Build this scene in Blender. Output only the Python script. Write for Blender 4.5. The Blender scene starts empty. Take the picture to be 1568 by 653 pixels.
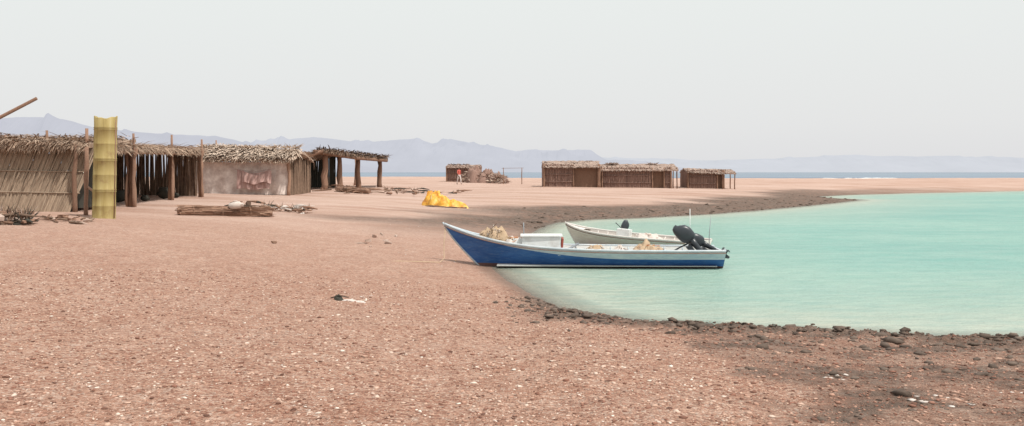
import bpy, math, random
import numpy as np
from mathutils import Vector, Matrix, Euler
random.seed(7); rng=np.random.default_rng(7)
S=bpy.context.scene; COL=S.collection
CAMZ=2.3

# ---------------- noise ----------------
def _h(ix,iy,s):
    v=np.sin(ix*127.1+iy*311.7+s*74.7)*43758.5453
    return v-np.floor(v)
def vn(x,y,s=0):
    x=np.asarray(x,float);y=np.asarray(y,float)
    ix=np.floor(x);iy=np.floor(y);fx=x-ix;fy=y-iy
    fx=fx*fx*(3-2*fx);fy=fy*fy*(3-2*fy)
    a=_h(ix,iy,s);b=_h(ix+1,iy,s);c=_h(ix,iy+1,s);d=_h(ix+1,iy+1,s)
    return (a+(b-a)*fx)*(1-fy)+(c+(d-c)*fx)*fy
def fbm(x,y,s=0,o=4):
    r=0;a=.5;t=0
    for i in range(o):
        r=r+a*(vn(x*2**i+i*17.3,y*2**i-i*9.1,s+i)-.5)*2;t+=a;a*=.5
    return r/t
def sst(a,b,x):
    t=np.clip((x-a)/(b-a),0,1);return t*t*(3-2*t)

# ---------------- terrain ----------------
SH=[(300,8),(60,10.2),(20,11.3),(7.0,12.0),(5.4,12.2),(3.8,12.5),(2.1,13.2),(1.2,14.1),(0.73,14.9),(0.2,17),(-0.45,20.3),
(-0.6,22),(-0.3,25),(0.2,30),(1.0,36),(2.0,40.5),(3.8,43.0),(5.4,44),(8,46.3),(11.4,48.8),(17,55.8),(23,64),(27.5,71),(28.8,74),(28,78),(29,83),
(34,89),(44,97),(64,110),(100,122),(300,150)]
def smooth(p):
    out=[]
    n=len(p)
    for i in range(n-1):
        p0=np.array(p[max(i-1,0)],float);p1=np.array(p[i],float);p2=np.array(p[i+1],float);p3=np.array(p[min(i+2,n-1)],float)
        for t in (0,.5):
            out.append(.5*((2*p1)+(-p0+p2)*t+(2*p0-5*p1+4*p2-p3)*t*t+(-p0+3*p1-3*p2+p3)*t**3))
    out.append(np.array(p[-1],float));return out
SHP=smooth(SH[2:-2]); SHP=[np.array(p,float) for p in SH[:2]]+SHP+[np.array(p,float) for p in SH[-2:]]
def sdist(X,Y):
    d=np.full(X.shape,1e18);ins=np.zeros(X.shape,bool)
    n=len(SHP)
    for i in range(n):
        a=SHP[i];b=SHP[(i+1)%n];e=b-a;L=e@e
        if L<1e-9: continue
        if i<n-1:
            t=np.clip(((X-a[0])*e[0]+(Y-a[1])*e[1])/L,0,1)
            d=np.minimum(d,(X-a[0]-t*e[0])**2+(Y-a[1]-t*e[1])**2)
        if a[1]!=b[1]:
            c=((a[1]>Y)!=(b[1]>Y))&(X<(b[0]-a[0])*(Y-a[1])/(b[1]-a[1])+a[0])
            ins^=c
    d=np.sqrt(d);d=np.where(ins,-d,d)
    return d
def terrain(X,Y):
    X=np.asarray(X,float);Y=np.asarray(Y,float)
    R=np.hypot(X,Y)
    sd=sdist(X,Y)
    amp=np.clip(R/40,.25,1.6)
    sd=sd+fbm(X*.5/np.clip(R/25,.6,3),Y*.5/np.clip(R/25,.6,3),3,4)*.55*amp
    land=(1-np.exp(-np.clip(sd,0,None)/10))*(1+.3*sst(0,1,-X/14))
    h=np.where(sd>0,land,np.maximum(.1*sd,-1.2))
    near=sst(30,10,R)
    band=sst(2.1,1.0,sd+fbm(X*1.6,Y*1.6,21)*1.0)*near*sst(-.5,1.2,X)
    area=sst(-.25,.6,(X-2.6+.12*(Y-6))+fbm(X*.8,Y*.8,22,5)*1.7)*near*sst(-.5,.2,sd)*(.42+.5*sst(-.3,.3,fbm(X*1.3,Y*2.6,24,5)))
    mudn=np.clip(np.maximum(band,area),0,1)
    mudf=sst(7.5,3.5,sd+fbm(X*.15,Y*.3,23)*4)*sst(26,38,Y)*sst(120,80,Y)
    mud=np.clip(mudn+mudf,0,1)*(sd>-.4)
    landm=sst(-.1,.3,sd)
    h=h+fbm(X*.35,Y*.35,5)*.05*landm+fbm(X*1.7,Y*1.7,6,4)*.03*sst(60,15,R)*landm
    h=h+(np.abs(fbm(X*4,Y*4,8,5)))*.16*mudn*sst(-.3,.5,sd)*(.3+.7*sst(2.4,.9,sd))
    h=h+ sst(.0,.3,sd+fbm(X*3,Y*3,31)*.35)*.07*near*sst(-.1,1,X)
    o=215+18*fbm(X/60,Y*0,9)-Y
    h=np.where(Y>100,np.minimum(h,np.maximum(o*.05,-1.5)),h)
    h=np.where(R>600,np.where(Y>0,-1.5,h),h)
    return h,sd,mud
def gz(x,y):
    return float(terrain(np.array([x],float),np.array([y],float))[0][0])

# ---------------- materials ----------------
def new(name):
    m=bpy.data.materials.new(name);m.use_nodes=True
    nt=m.node_tree;nt.nodes.clear();return m,nt
def N(nt,t,**k):
    n=nt.nodes.new(t)
    for a,b in k.items():
        if a in n.inputs: n.inputs[a].default_value=b
        else: setattr(n,a,b)
    return n
def ramp(nt,fac,stops,interp='LINEAR'):
    r=nt.nodes.new('ShaderNodeValToRGB');cr=r.color_ramp;cr.interpolation=interp
    while len(cr.elements)<len(stops): cr.elements.new(.5)
    for e,(p,c) in zip(cr.elements,stops):
        e.position=p;e.color=(*c,1) if len(c)==3 else c
    nt.links.new(fac,r.inputs[0]);return r.outputs[0]
def mix(nt,f,a,b,bt='MIX'):
    m=nt.nodes.new('ShaderNodeMix');m.data_type='RGBA';m.blend_type=bt
    for sock,v in ((m.inputs[0],f),(m.inputs[6],a),(m.inputs[7],b)):
        if hasattr(v,'links') or hasattr(v,'is_linked'): nt.links.new(v,sock)
        else: sock.default_value=v if not isinstance(v,tuple) else ((*v,1) if len(v)==3 else v)
    return m.outputs[2]
def math_(nt,op,a,b=None):
    m=nt.nodes.new('ShaderNodeMath');m.operation=op
    for s,v in ((m.inputs[0],a),(m.inputs[1],b)):
        if v is None: continue
        if hasattr(v,'is_linked'): nt.links.new(v,s)
        else: s.default_value=v
    return m.outputs[0]
def coords(nt,scale=(1,1,1),rot=(0,0,0)):
    c=nt.nodes.new('ShaderNodeTexCoord');m=nt.nodes.new('ShaderNodeMapping');m.inputs['Scale'].default_value=scale
    src=c.outputs['Object']
    if rot!=(0,0,0):
        m0=nt.nodes.new('ShaderNodeMapping');m0.inputs['Rotation'].default_value=rot;nt.links.new(src,m0.inputs[0]);src=m0.outputs[0]
    nt.links.new(src,m.inputs[0]);return m.outputs[0]
def noise(nt,v,sc,det=4,rough=.6,out='Fac'):
    n=N(nt,'ShaderNodeTexNoise',Scale=sc,Detail=det,Roughness=rough);nt.links.new(v,n.inputs['Vector']);return n.outputs[out]
def attr(nt,name):
    a=nt.nodes.new('ShaderNodeAttribute');a.attribute_name=name;return a.outputs['Fac']
def finish(nt,col,rough=.9,bump=None,bs=.3,bd=.02,spec=.3,metal=0):
    p=nt.nodes.new('ShaderNodeBsdfPrincipled')
    for s,v in (('Base Color',col),('Roughness',rough),('Specular IOR Level',spec),('Metallic',metal)):
        if hasattr(v,'is_linked'): nt.links.new(v,p.inputs[s])
        else: p.inputs[s].default_value=(*v,1) if isinstance(v,tuple) else v
    if bump is not None:
        b=N(nt,'ShaderNodeBump',Strength=bs,Distance=bd);nt.links.new(bump,b.inputs['Height']);nt.links.new(b.outputs[0],p.inputs['Normal'])
    o=nt.nodes.new('ShaderNodeOutputMaterial');nt.links.new(p.outputs[0],o.inputs[0]);return p
def varied(name,c1,c2,sc=8,rough=.9,stretch=(1,1,1),bs=.4,bd=.02,useattr=True,spec=.2,dirt=None):
    m,nt=new(name);v=coords(nt,stretch);n=noise(nt,v,sc,6,.65)
    f=ramp(nt,n,[(.3,(0,0,0)),(.7,(1,1,1))])
    if useattr:
        a=attr(nt,'rnd');f=math_(nt,'MULTIPLY',math_(nt,'ADD',f,a),.5)
    c=mix(nt,f,c1,c2)
    if dirt:
        d=ramp(nt,noise(nt,coords(nt),3.1,6,.7),[(.5,(0,0,0)),(.68,(1,1,1))])
        c=mix(nt,math_(nt,'MULTIPLY',d,dirt[1]),c,dirt[0])
    finish(nt,c,rough,n,bs,bd,spec);return m

# ground
def mat_ground():
    m,nt=new('pink_shell_sand');v=coords(nt)
    big=noise(nt,v,.35,5,.6);mid=noise(nt,v,2.2,6,.7);fine=noise(nt,v,38,4,.7)
    grit=noise(nt,v,11,6,.8)
    streak=noise(nt,coords(nt,(.09,.5,1)),1,6,.65)
    diag=noise(nt,coords(nt,(.16,.8,1),(0,0,math.radians(48))),1,5,.6)
    base=mix(nt,ramp(nt,big,[(.35,(0,0,0)),(.65,(1,1,1))]),(.43,.245,.175),(.53,.345,.26))
    base=mix(nt,ramp(nt,mid,[(.42,(0,0,0)),(.68,(.8,.8,.8))]),base,(.33,.15,.10))
    base=mix(nt,ramp(nt,diag,[(.48,(0,0,0)),(.62,(.7,.7,.7))]),base,(.35,.175,.12))
    base=mix(nt,ramp(nt,streak,[(.45,(0,0,0)),(.65,(.6,.6,.6))]),base,(.57,.405,.325))
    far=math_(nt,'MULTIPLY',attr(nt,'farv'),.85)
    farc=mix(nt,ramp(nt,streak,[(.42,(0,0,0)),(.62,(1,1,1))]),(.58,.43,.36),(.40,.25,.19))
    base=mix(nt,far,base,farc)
    for sc,amt in ((19,.68),(46,.72)):
        vo=nt.nodes.new('ShaderNodeTexVoronoi');vo.inputs['Scale'].default_value=sc;nt.links.new(v,vo.inputs['Vector'])
        sep=nt.nodes.new('ShaderNodeSeparateColor');nt.links.new(vo.outputs['Color'],sep.inputs[0])
        g=ramp(nt,sep.outputs[0],[(0,(.13,.065,.045)),(.14,(.27,.13,.09)),(.34,(.44,.255,.185)),(.62,(.53,.35,.265)),(.84,(.62,.47,.38)),(.96,(.70,.61,.53))],'CONSTANT')
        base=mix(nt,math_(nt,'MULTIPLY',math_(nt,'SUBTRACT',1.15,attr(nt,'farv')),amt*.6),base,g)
        last=vo
    dk=ramp(nt,grit,[(.30,(.60,.55,.52)),(.46,(1,1,1)),(.60,(1,1,1)),(.75,(1.15,1.15,1.15))])
    base=mix(nt,.8,base,dk,'MULTIPLY')
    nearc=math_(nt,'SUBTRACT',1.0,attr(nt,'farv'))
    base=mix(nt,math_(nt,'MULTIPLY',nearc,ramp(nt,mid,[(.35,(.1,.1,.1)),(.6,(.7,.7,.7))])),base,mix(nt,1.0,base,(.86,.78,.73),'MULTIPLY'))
    mud=attr(nt,'mud')
    mn=noise(nt,v,6,9,.78)
    mc=ramp(nt,mn,[(.32,(.042,.030,.023)),(.46,(.11,.08,.062)),(.58,(.19,.14,.112)),(.70,(.38,.31,.26))])
    mc=mix(nt,ramp(nt,mid,[(.5,(0,0,0)),(.62,(.7,.7,.7))]),mc,(.25,.145,.105))
    mf=math_(nt,'MULTIPLY',mud,.95)
    base=mix(nt,mf,base,mc)
    wet=attr(nt,'wet')
    base=mix(nt,wet,base,mix(nt,.65,base,(.12,.085,.06)))
    bed=attr(nt,'bed');base=mix(nt,bed,base,(.50,.46,.36))
    h=math_(nt,'ADD',math_(nt,'MULTIPLY',fine,.6),math_(nt,'MULTIPLY',last.outputs['Distance'],-1.0))
    h=math_(nt,'ADD',h,math_(nt,'MULTIPLY',mid,2.0))
    h=math_(nt,'ADD',h,math_(nt,'MULTIPLY',grit,1.3))
    h=math_(nt,'ADD',h,math_(nt,'MULTIPLY',mn,math_(nt,'MULTIPLY',mud,3.0)))
    r=math_(nt,'SUBTRACT',.95,math_(nt,'MULTIPLY',wet,.5))
    finish(nt,base,r,h,.85,.025,.2);return m
def mat_water():
    m,nt=new('lagoon_water')
    dep=attr(nt,'depth');sea=attr(nt,'sea')
    n=noise(nt,coords(nt,(.06,.14,1)),1,5,.6)
    n2=noise(nt,coords(nt,(.35,1.1,1)),1,5,.65)
    n3=noise(nt,coords(nt,(1.1,2.6,1)),1,5,.7)
    deepc=mix(nt,ramp(nt,n,[(.35,(0,0,0)),(.65,(1,1,1))]),(.165,.355,.31),(.25,.425,.36))
    c=mix(nt,ramp(nt,dep,[(.03,(0,0,0)),(.35,(.6,.6,.6)),(1,(1,1,1))]),(.43,.43,.35),deepc)
    c=mix(nt,ramp(nt,n2,[(.4,(0,0,0)),(.7,(.4,.4,.4))]),c,(.37,.48,.42))
    c=mix(nt,ramp(nt,n3,[(.42,(0,0,0)),(.68,(.38,.38,.38))]),c,(.14,.30,.275))
    seac=mix(nt,ramp(nt,noise(nt,coords(nt,(.004,.02,1)),1,4),[(.4,(0,0,0)),(.6,(1,1,1))]),(.22,.29,.35),(.15,.20,.27))
    c=mix(nt,sea,c,seac)
    w1=noise(nt,coords(nt,(1,1.9,1)),2.1,4,.6);w2=noise(nt,coords(nt,(1,1.6,1)),9,3,.6)
    h=math_(nt,'ADD',w1,math_(nt,'MULTIPLY',w2,.35))
    b=N(nt,'ShaderNodeBump',Strength=.7,Distance=.11);nt.links.new(h,b.inputs['Height'])
    d=nt.nodes.new('ShaderNodeBsdfDiffuse');nt.links.new(c,d.inputs[0]);nt.links.new(b.outputs[0],d.inputs['Normal'])
    g=N(nt,'ShaderNodeBsdfGlossy',Roughness=.1);nt.links.new(b.outputs[0],g.inputs['Normal'])
    lw=nt.nodes.new('ShaderNodeFresnel');lw.inputs[0].default_value=1.33;nt.links.new(b.outputs[0],lw.inputs['Normal'])
    f=math_(nt,'MULTIPLY',lw.outputs[0],.52)
    tr=nt.nodes.new('ShaderNodeBsdfTransparent')
    al=ramp(nt,dep,[(.0,(.2,.2,.2)),(.10,(1,1,1))])
    ms=nt.nodes.new('ShaderNodeMixShader');nt.links.new(al,ms.inputs[0]);nt.links.new(tr.outputs[0],ms.inputs[1]);nt.links.new(d.outputs[0],ms.inputs[2])
    m2=nt.nodes.new('ShaderNodeMixShader');nt.links.new(f,m2.inputs[0]);nt.links.new(ms.outputs[0],m2.inputs[1]);nt.links.new(g.outputs[0],m2.inputs[2])
    o=nt.nodes.new('ShaderNodeOutputMaterial');nt.links.new(m2.outputs[0],o.inputs[0]);return m

# ---------------- sheets ----------------
ang=np.concatenate([np.linspace(-math.pi,-math.radians(48),60,endpoint=False),np.linspace(-math.radians(48),math.radians(48),560,endpoint=False),np.linspace(math.radians(48),math.pi,60)])
def polar(radii):
    A,R=np.meshgrid(ang,radii);X=R*np.sin(A);Y=R*np.cos(A);return X,Y
def sheet(name,X,Y,Z,mat,attrs):
    nr,na=X.shape
    co=np.stack([X,Y,Z],-1).reshape(-1,3)
    i=np.arange((nr-1))[:,None]*na+np.arange(na-1)[None,:]
    q=np.stack([i,i+na,i+na+1,i+1],-1).reshape(-1,4)
    me=bpy.data.meshes.new(name)
    me.vertices.add(len(co));me.vertices.foreach_set('co',co.ravel())
    me.loops.add(q.size);me.loops.foreach_set('vertex_index',q.ravel())
    me.polygons.add(len(q));me.polygons.foreach_set('loop_start',np.arange(0,q.size,4));me.polygons.foreach_set('loop_total',np.full(len(q),4))
    me.update(calc_edges=True);me.validate()
    me.polygons.foreach_set('use_smooth',np.ones(len(q),bool))
    for k,vv in attrs.items():
        a=me.attributes.new(k,'FLOAT','POINT');a.data.foreach_set('value',vv.ravel().astype(np.float32))
    me.materials.append(mat)
    if me.polygons[len(me.polygons)//2].normal.z<0: me.flip_normals()
    o=bpy.data.objects.new(name,me);COL.objects.link(o);return o
rad=np.concatenate([[0.001,.8],np.geomspace(1.6,420,600),[600,1500,5000,22000]])
X,Y=polar(rad);H,SD,MUD=terrain(X,Y)
R=np.hypot(X,Y)
wet=sst(.55,.05,SD)*(1-.3*MUD)*sst(-.5,-.1,SD)*.9
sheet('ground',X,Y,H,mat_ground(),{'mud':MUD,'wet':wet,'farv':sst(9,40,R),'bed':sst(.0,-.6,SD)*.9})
rad2=np.concatenate([[0.001,3],np.geomspace(6,420,300),[600,1500,5000,22000]])
X2,Y2=polar(rad2);H2,SD2,_=terrain(X2,Y2)
sea=sst(150,200,Y2)
sheet('water',X2,Y2,np.zeros_like(X2),mat_water(),{'depth':np.clip(-H2,0,1.2)/1.0,'sea':sea})

# ---------------- mesh builder ----------------
class MB:
    def __init__(s): s.v=[];s.f=[];s.m=[];s.r=[];s.sm=[]
    def face(s,idx,mi=0,r=0.5,smooth=False): s.f.append(idx);s.m.append(mi);s.r.append(r);s.sm.append(smooth)
    def tube(s,pts,rad,n=8,mi=0,r=None,cap=True,smooth=True):
        r=random.random() if r is None else r
        pts=[Vector(p) for p in pts]
        if not hasattr(rad,'__len__'): rad=[rad]*len(pts)
        base=len(s.v);up=None
        for i,p in enumerate(pts):
            t=(pts[min(i+1,len(pts)-1)]-pts[max(i-1,0)])
            if t.length<1e-9:t=Vector((0,0,1))
            t.normalize()
            if up is None:
                up=t.cross(Vector((0,0,1)) if abs(t.z)<.9 else Vector((1,0,0))).normalized()
            a=(up-t*up.dot(t)).normalized();up=a;b=t.cross(a)
            for k in range(n):
                an=2*math.pi*k/n
                s.v.append(p+(a*math.cos(an)+b*math.sin(an))*rad[i])
        for i in range(len(pts)-1):
            for k in range(n):
                k2=(k+1)%n
                s.face([base+i*n+k,base+i*n+k2,base+(i+1)*n+k2,base+(i+1)*n+k],mi,r,smooth)
        if cap:
            s.face([base+k for k in range(n)][::-1],mi,r);s.face([base+(len(pts)-1)*n+k for k in range(n)],mi,r)
    def box(s,c,size,rot=(0,0,0),mi=0,r=None,taper=1,jit=0):
        r=random.random() if r is None else r
        M=Euler(rot).to_matrix();b=len(s.v)
        for dz in (-1,1):
            for dy in (-1,1):
                for dx in (-1,1):
                    tt=taper if dz>0 else 1
                    p=Vector((dx*size[0]/2*tt,dy*size[1]/2*tt,dz*size[2]/2))
                    p+=Vector((random.uniform(-jit,jit),random.uniform(-jit,jit),random.uniform(-jit,jit)))
                    s.v.append(Vector(c)+M@p)
        for q in ((0,2,3,1),(4,5,7,6),(0,1,5,4),(2,6,7,3),(0,4,6,2),(1,3,7,5)):
            s.face([b+i for i in q],mi,r)
    def blade(s,p0,p1,w,mi=0,r=None,side=None,bend=0):
        r=random.random() if r is None else r
        p0=Vector(p0);p1=Vector(p1);d=p1-p0
        if side is None: side=Vector((random.uniform(-1,1),random.uniform(-1,1),random.uniform(-1,1)))
        sd=(side-d*(side.dot(d)/max(d.dot(d),1e-9))).normalized()*w/2
        mid=(p0+p1)/2+Vector((0,0,bend));b=len(s.v)
        s.v+= [p0-sd,p0+sd,mid+sd,mid-sd,p1]
        s.face([b,b+1,b+2,b+3],mi,r);s.face([b+3,b+2,b+4],mi,r)
    def obj(s,name,mats,parent=None,loc=None):
        me=bpy.data.meshes.new(name);me.from_pydata([tuple(v) for v in s.v],[],s.f);me.update()
        for m in mats: me.materials.append(m)
        me.polygons.foreach_set('material_index',s.m);me.polygons.foreach_set('use_smooth',s.sm)
        a=me.attributes.new('rnd','FLOAT','FACE');a.data.foreach_set('value',np.array(s.r,np.float32))
        o=bpy.data.objects.new(name,me);COL.objects.link(o)
        if parent:o.parent=parent
        if loc:o.location=loc
        return o
def empty(name,loc=(0,0,0),rz=0):
    e=bpy.data.objects.new(name,None);e.location=loc;e.rotation_euler=(0,0,rz);COL.objects.link(e);e.empty_display_size=.3;return e
U=random.uniform

# materials
M_reed=varied('reed_matting',(.21,.15,.11),(.50,.39,.29),6,stretch=(4,4,.6))
M_thatch=varied('dry_palm_thatch',(.19,.12,.085),(.52,.39,.29),5)
M_thatchp=varied('pale_palm_thatch',(.29,.205,.155),(.68,.55,.44),5)
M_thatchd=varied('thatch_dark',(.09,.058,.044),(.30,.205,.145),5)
M_wood=varied('weathered_wood',(.15,.088,.06),(.34,.205,.145),7,stretch=(6,6,1))
M_log=varied('trunk_bark',(.17,.095,.068),(.42,.265,.185),9,stretch=(2,2,6))
M_dark=varied('dark_tarpaulin',(.035,.036,.03),(.07,.064,.052),4)  # near-black cloth colour, shared by bundles, partition, scraps and rag
M_hutwood=varied('hut_reed_brown',(.17,.105,.085),(.35,.225,.18),4,stretch=(3,3,.5))  # brown lightened in the colour itself to imitate distance haze
M_hutroof=varied('hut_roof_matting',(.24,.17,.14),(.43,.325,.265),3)
M_cloth=varied('patterned_sackcloth',(.44,.34,.30),(.80,.71,.65),3.0,stretch=(1,1,1),useattr=False)
M_cloth2=varied('brown_blanket',(.30,.175,.155),(.52,.36,.32),4.0,stretch=(2,2,.5),useattr=False)
M_net=varied('fishing_net',(.30,.20,.12),(.60,.46,.32),9)
M_white=varied('white_paint',(.66,.68,.67),(.78,.79,.78),6,.45,useattr=False,bs=.1,spec=.4,dirt=((.35,.27,.2),.4))
M_scrapw=varied('bleached_scrap',(.48,.41,.36),(.68,.62,.57),9)
M_red=varied('red_paint',(.30,.07,.05),(.42,.12,.09),8,.6)
M_orange=varied('orange_cloth',(.5,.2,.09),(.62,.33,.18),8)
M_black=varied('black_plastic',(.02,.025,.031),(.042,.048,.056),5,.35,spec=.5,bs=.05)
M_grey=varied('grey_metal',(.18,.2,.22),(.35,.37,.39),5,.4,spec=.5,bs=.05)

# ---------------- thatch helpers ----------------
def thatch_roof(mb,c,n,L=(.5,1.1),w=.035,mi=0,fringe=None,rough=.12,thick=.1):
    c=[Vector(p) for p in c]
    def P(u,v): return (c[0]*(1-u)+c[1]*u)*(1-v)+(c[3]*(1-u)+c[2]*u)*v
    nu,nv=24,8;b=len(mb.v)
    for lay in (0,1):
        for i in range(nv+1):
            for j in range(nu+1):
                mb.v.append(P(j/nu,i/nv)+Vector((0,0,(-thick if lay==0 else .03)+U(-.05,.05))))
    k=(nu+1)*(nv+1)
    for lay in (0,1):
        for i in range(nv):
            for j in range(nu):
                a=b+lay*k+i*(nu+1)+j;q=[a,a+1,a+nu+2,a+nu+1]
                mb.face(q if lay else q[::-1],mi,random.random()*.6)
    for j in range(nu):
        for i,fl in ((0,0),(nv,1)):
            a=b+i*(nu+1)+j;q=[a,a+1,a+1+k,a+k];mb.face(q if not fl else q[::-1],mi,.2)
    for i in range(nv):
        for j,fl in ((0,1),(nu,0)):
            a=b+i*(nu+1)+j;q=[a,a+nu+1,a+nu+1+k,a+k];mb.face(q if not fl else q[::-1],mi,.2)
    down=(P(.5,0)-P(.5,1)).normalized()
    for _ in range(n):
        p=P(random.random(),random.random())+Vector((0,0,U(.02,rough)))
        d=(down+Vector((U(-.7,.7),U(-.5,.5),U(-.12,.18)))).normalized()*U(*L)
        mb.blade(p,p+d,w*U(.7,1.5),mi,side=Vector((U(-.3,.3),U(-.3,.3),1)).cross(d),bend=U(0,.06))
def fringe(mb,a,b,n,drop=(.2,.5),w=.03,mi=0,out=Vector((0,-1,0))):
    a=Vector(a);b=Vector(b)
    for _ in range(n):
        p=a.lerp(b,random.random())+Vector((0,0,U(-.04,.08)))
        d=Vector((U(-.15,.15),U(-.1,.1),-U(*drop)))+out*U(.02,.3)
        mb.blade(p,p+d,w*U(.6,1.5),mi,side=(b-a).normalized()+Vector((U(-.3,.3),U(-.3,.3),0)))
def rwall(mb,a,b,h,n,lean=(0,0,0),w=.05,mi=0,slant=0,hv=.05):
    a=Vector(a);b=Vector(b)
    for i in range(n):
        t=(i+U(.1,.9))/n;p=a.lerp(b,t);hh=h*(1+U(-hv,hv))
        top=p+Vector(lean)+Vector((slant*(.5+.5*t)+U(-.07,.07),U(-.03,.03),hh))
        p=p+Vector((U(-.02,.02),U(-.04,.04),-.1))
        m=p.lerp(top,.5)+Vector((U(-.03,.03),U(-.03,.03),0))
        mb.tube([p,m,top],[w*.5*U(.7,1.2),w*.5*U(.8,1.1),w*.45*U(.6,1)],4,mi,smooth=False)
def post(mb,x,y,z0,z1,r=.08,mi=0,lean=.06,fork=False):
    pts=[];rr=[]
    for i in range(6):
        t=i/5;pts.append((x+U(-lean,lean)*.6,y+U(-.03,.03),z0-.2+(z1-z0+.2)*t));rr.append(r*(1.1-.25*t)*U(.85,1.15))
    mb.tube(pts,rr,8,mi)
    if fork:
        top=Vector(pts[-1])
        for s in (-1,1):
            mb.tube([top-Vector((0,0,.15)),top+Vector((s*.12,0,.12)),top+Vector((s*.16,0,.3))],[r*.6,r*.5,r*.3],6,mi)
def Z(py,d): return CAMZ-(py-264)*d/1358
def XX(px,d): return (px-784)*d/1358
def DD(px,py):
    lo,hi=3.,200.
    for _ in range(30):
        m_=(lo+hi)/2
        if Z(py,m_)>gz(XX(px,m_),m_): lo=m_
        else: hi=m_
    return lo

# === hut A ===
e=empty('thatched_reed_hut')
g=gz(-15.5,29)
mb=MB()
rwall(mb,(-20.5,29,g),(-14.5,29,g),2.15,330,lean=(0,.45,0),slant=.75,w=.06)
rwall(mb,(-20.5,29.06,g),(-14.6,29.06,g),2.1,150,lean=(0,.45,0),slant=.2,w=.06)
for hz in (.6,1.3):
    mb.tube([(-20.5,29-.03+.45*hz/2.15,g+hz),(-17,28.95+.45*hz/2.15,g+hz+.05),(-14.3+.4*hz/2,28.97+.45*hz/2.15,g+hz)],.025,6,r=.1)
rwall(mb,(-20.5,29.1,g),(-20.5,33,g),2.1,90)
mb.obj('reed_walls',[M_reed],e)
mb=MB()
thatch_roof(mb,[(-20.8,29.0,g+2.28),(-13.9,29.1,g+2.18),(-14.2,33.5,g+2.5),(-20.8,33.5,g+2.6)],1500,rough=.16)
fringe(mb,(-20.8,29.1,g+2.3),(-13.9,29.1,g+2.2),800,(.1,.38))
mb.obj('thatch_roof',[M_thatch],e)
mb=MB()
for px,d,top in ((8,31,207),(72,31,200),(133,29.2,197)):
    post(mb,XX(px,d),d,g,Z(top,d),.055,lean=.03)
post(mb,-14.3,29.0,g,g+2.2,.07);post(mb,-14.35,31,g,g+2.3,.07);post(mb,-14.3,33,g,g+2.4,.07)
mb.obj('posts',[M_wood],e)
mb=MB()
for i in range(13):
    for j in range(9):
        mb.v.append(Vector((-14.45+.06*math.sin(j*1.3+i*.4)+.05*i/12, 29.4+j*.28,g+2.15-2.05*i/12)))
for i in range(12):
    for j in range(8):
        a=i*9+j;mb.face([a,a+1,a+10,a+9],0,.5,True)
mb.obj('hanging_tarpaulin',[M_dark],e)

# === hut B ===
e=empty('thatched_shelter')
mb=MB();g=gz(-15,36)
fl=(-13.75,29.6,gz(-14,30)+2.15);bl=(-15.6,45,g+2.35)
fl=Vector(fl);bl=Vector(bl)
thatch_roof(mb,[fl,bl,(-21,45,g+2.45),(-19,29.6,g+2.35)],2400,(.5,1.0),rough=.14)
for _ in range(650):
    t=random.random();p=fl.lerp(bl,t)+Vector((U(-.1,.1),0,U(-.05,.12)))
    dd=Vector((U(.0,.35),U(-.25,.2),-U(.08,.34)));mb.blade(p,p+dd,.045*U(.6,1.4),0,side=Vector((.2,1,U(-.3,.3))))
fringe(mb,(-19,29.5,g+2.25),fl,300,(.1,.4))
mb.obj('thatch_roof',[M_thatch],e)
mb=MB()
for px,d,tp in ((203,33,205),(262,39.5,207),(307,43.5,214)):
    x=XX(px,d);post(mb,x,d,gz(x,d),Z(240,d),.13,mi=0,fork=True);
    post(mb,x+.12,d-.2,gz(x,d),Z(tp,d),.055,mi=0,lean=.03)
for yy in (31,35,39,43):
    post(mb,-19.3,yy,g,g+2.3,.1)
mb.tube([fl+Vector((-.15,0,-.14)),fl.lerp(bl,.5)+Vector((-.1,0,-.16)),bl+Vector((-.1,0,-.14))],.07,8)
mb.obj('forked_posts',[M_log],e)
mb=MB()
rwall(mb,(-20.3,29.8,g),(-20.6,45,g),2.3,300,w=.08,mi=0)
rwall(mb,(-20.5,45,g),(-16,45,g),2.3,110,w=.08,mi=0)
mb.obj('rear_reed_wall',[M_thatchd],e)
mb=MB()
for k in range(14):
    x=U(-19,-15.5);y=U(34,42);s=U(.3,.7);mound(mb,x,y,s*.7,s*.6,s*U(.7,1.1),0,k,.3,nu=20,nv=7) if False else mb.tube([(x-s*.4,y,gz(x,y)+s*.25),(x-s*.2,y,gz(x,y)+s*.4),(x+s*.2,y+.1,gz(x,y)+s*.42),(x+s*.45,y+.1,gz(x,y)+s*.25)],[s*.2,s*.42,s*.4,s*.15],10,0)
mb.obj('stored_bundles',[M_dark],e)

# === yellow drum column ===
e=empty('yellow_drum_column')
d=26.7;x=XX(159,d);g=gz(x,d);m,nt=new('yellow_rusted_steel')
n=noise(nt,coords(nt,(3,3,.25)),2.0,8,.6);n2=noise(nt,coords(nt,(1,1,1)),3,6,.7)
c=ramp(nt,n,[(.3,(.25,.185,.08)),(.46,(.37,.29,.12)),(.62,(.43,.35,.16)),(.78,(.50,.43,.24))])
c=mix(nt,ramp(nt,n2,[(.54,(0,0,0)),(.68,(.6,.6,.6))]),c,(.24,.15,.075))
finish(nt,c,.85,None,.1,.01,.12);M_yel=m
mb=MB();nn=40;prof=[];Ht=Z(181,d)-g
z=-.1
while z<Ht:
    for k,rr in ((0,.318),(.02,.338),(.05,.321),(.45,.323),(.47,.331),(.49,.323),(.88,.321),(.90,.338)):
        if z+k<Ht-.02: prof.append((z+k,rr))
    z+=.93
prof.append((Ht,.33));prof.append((Ht+.02,.315));prof.append((Ht-.5,.31))
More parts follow.
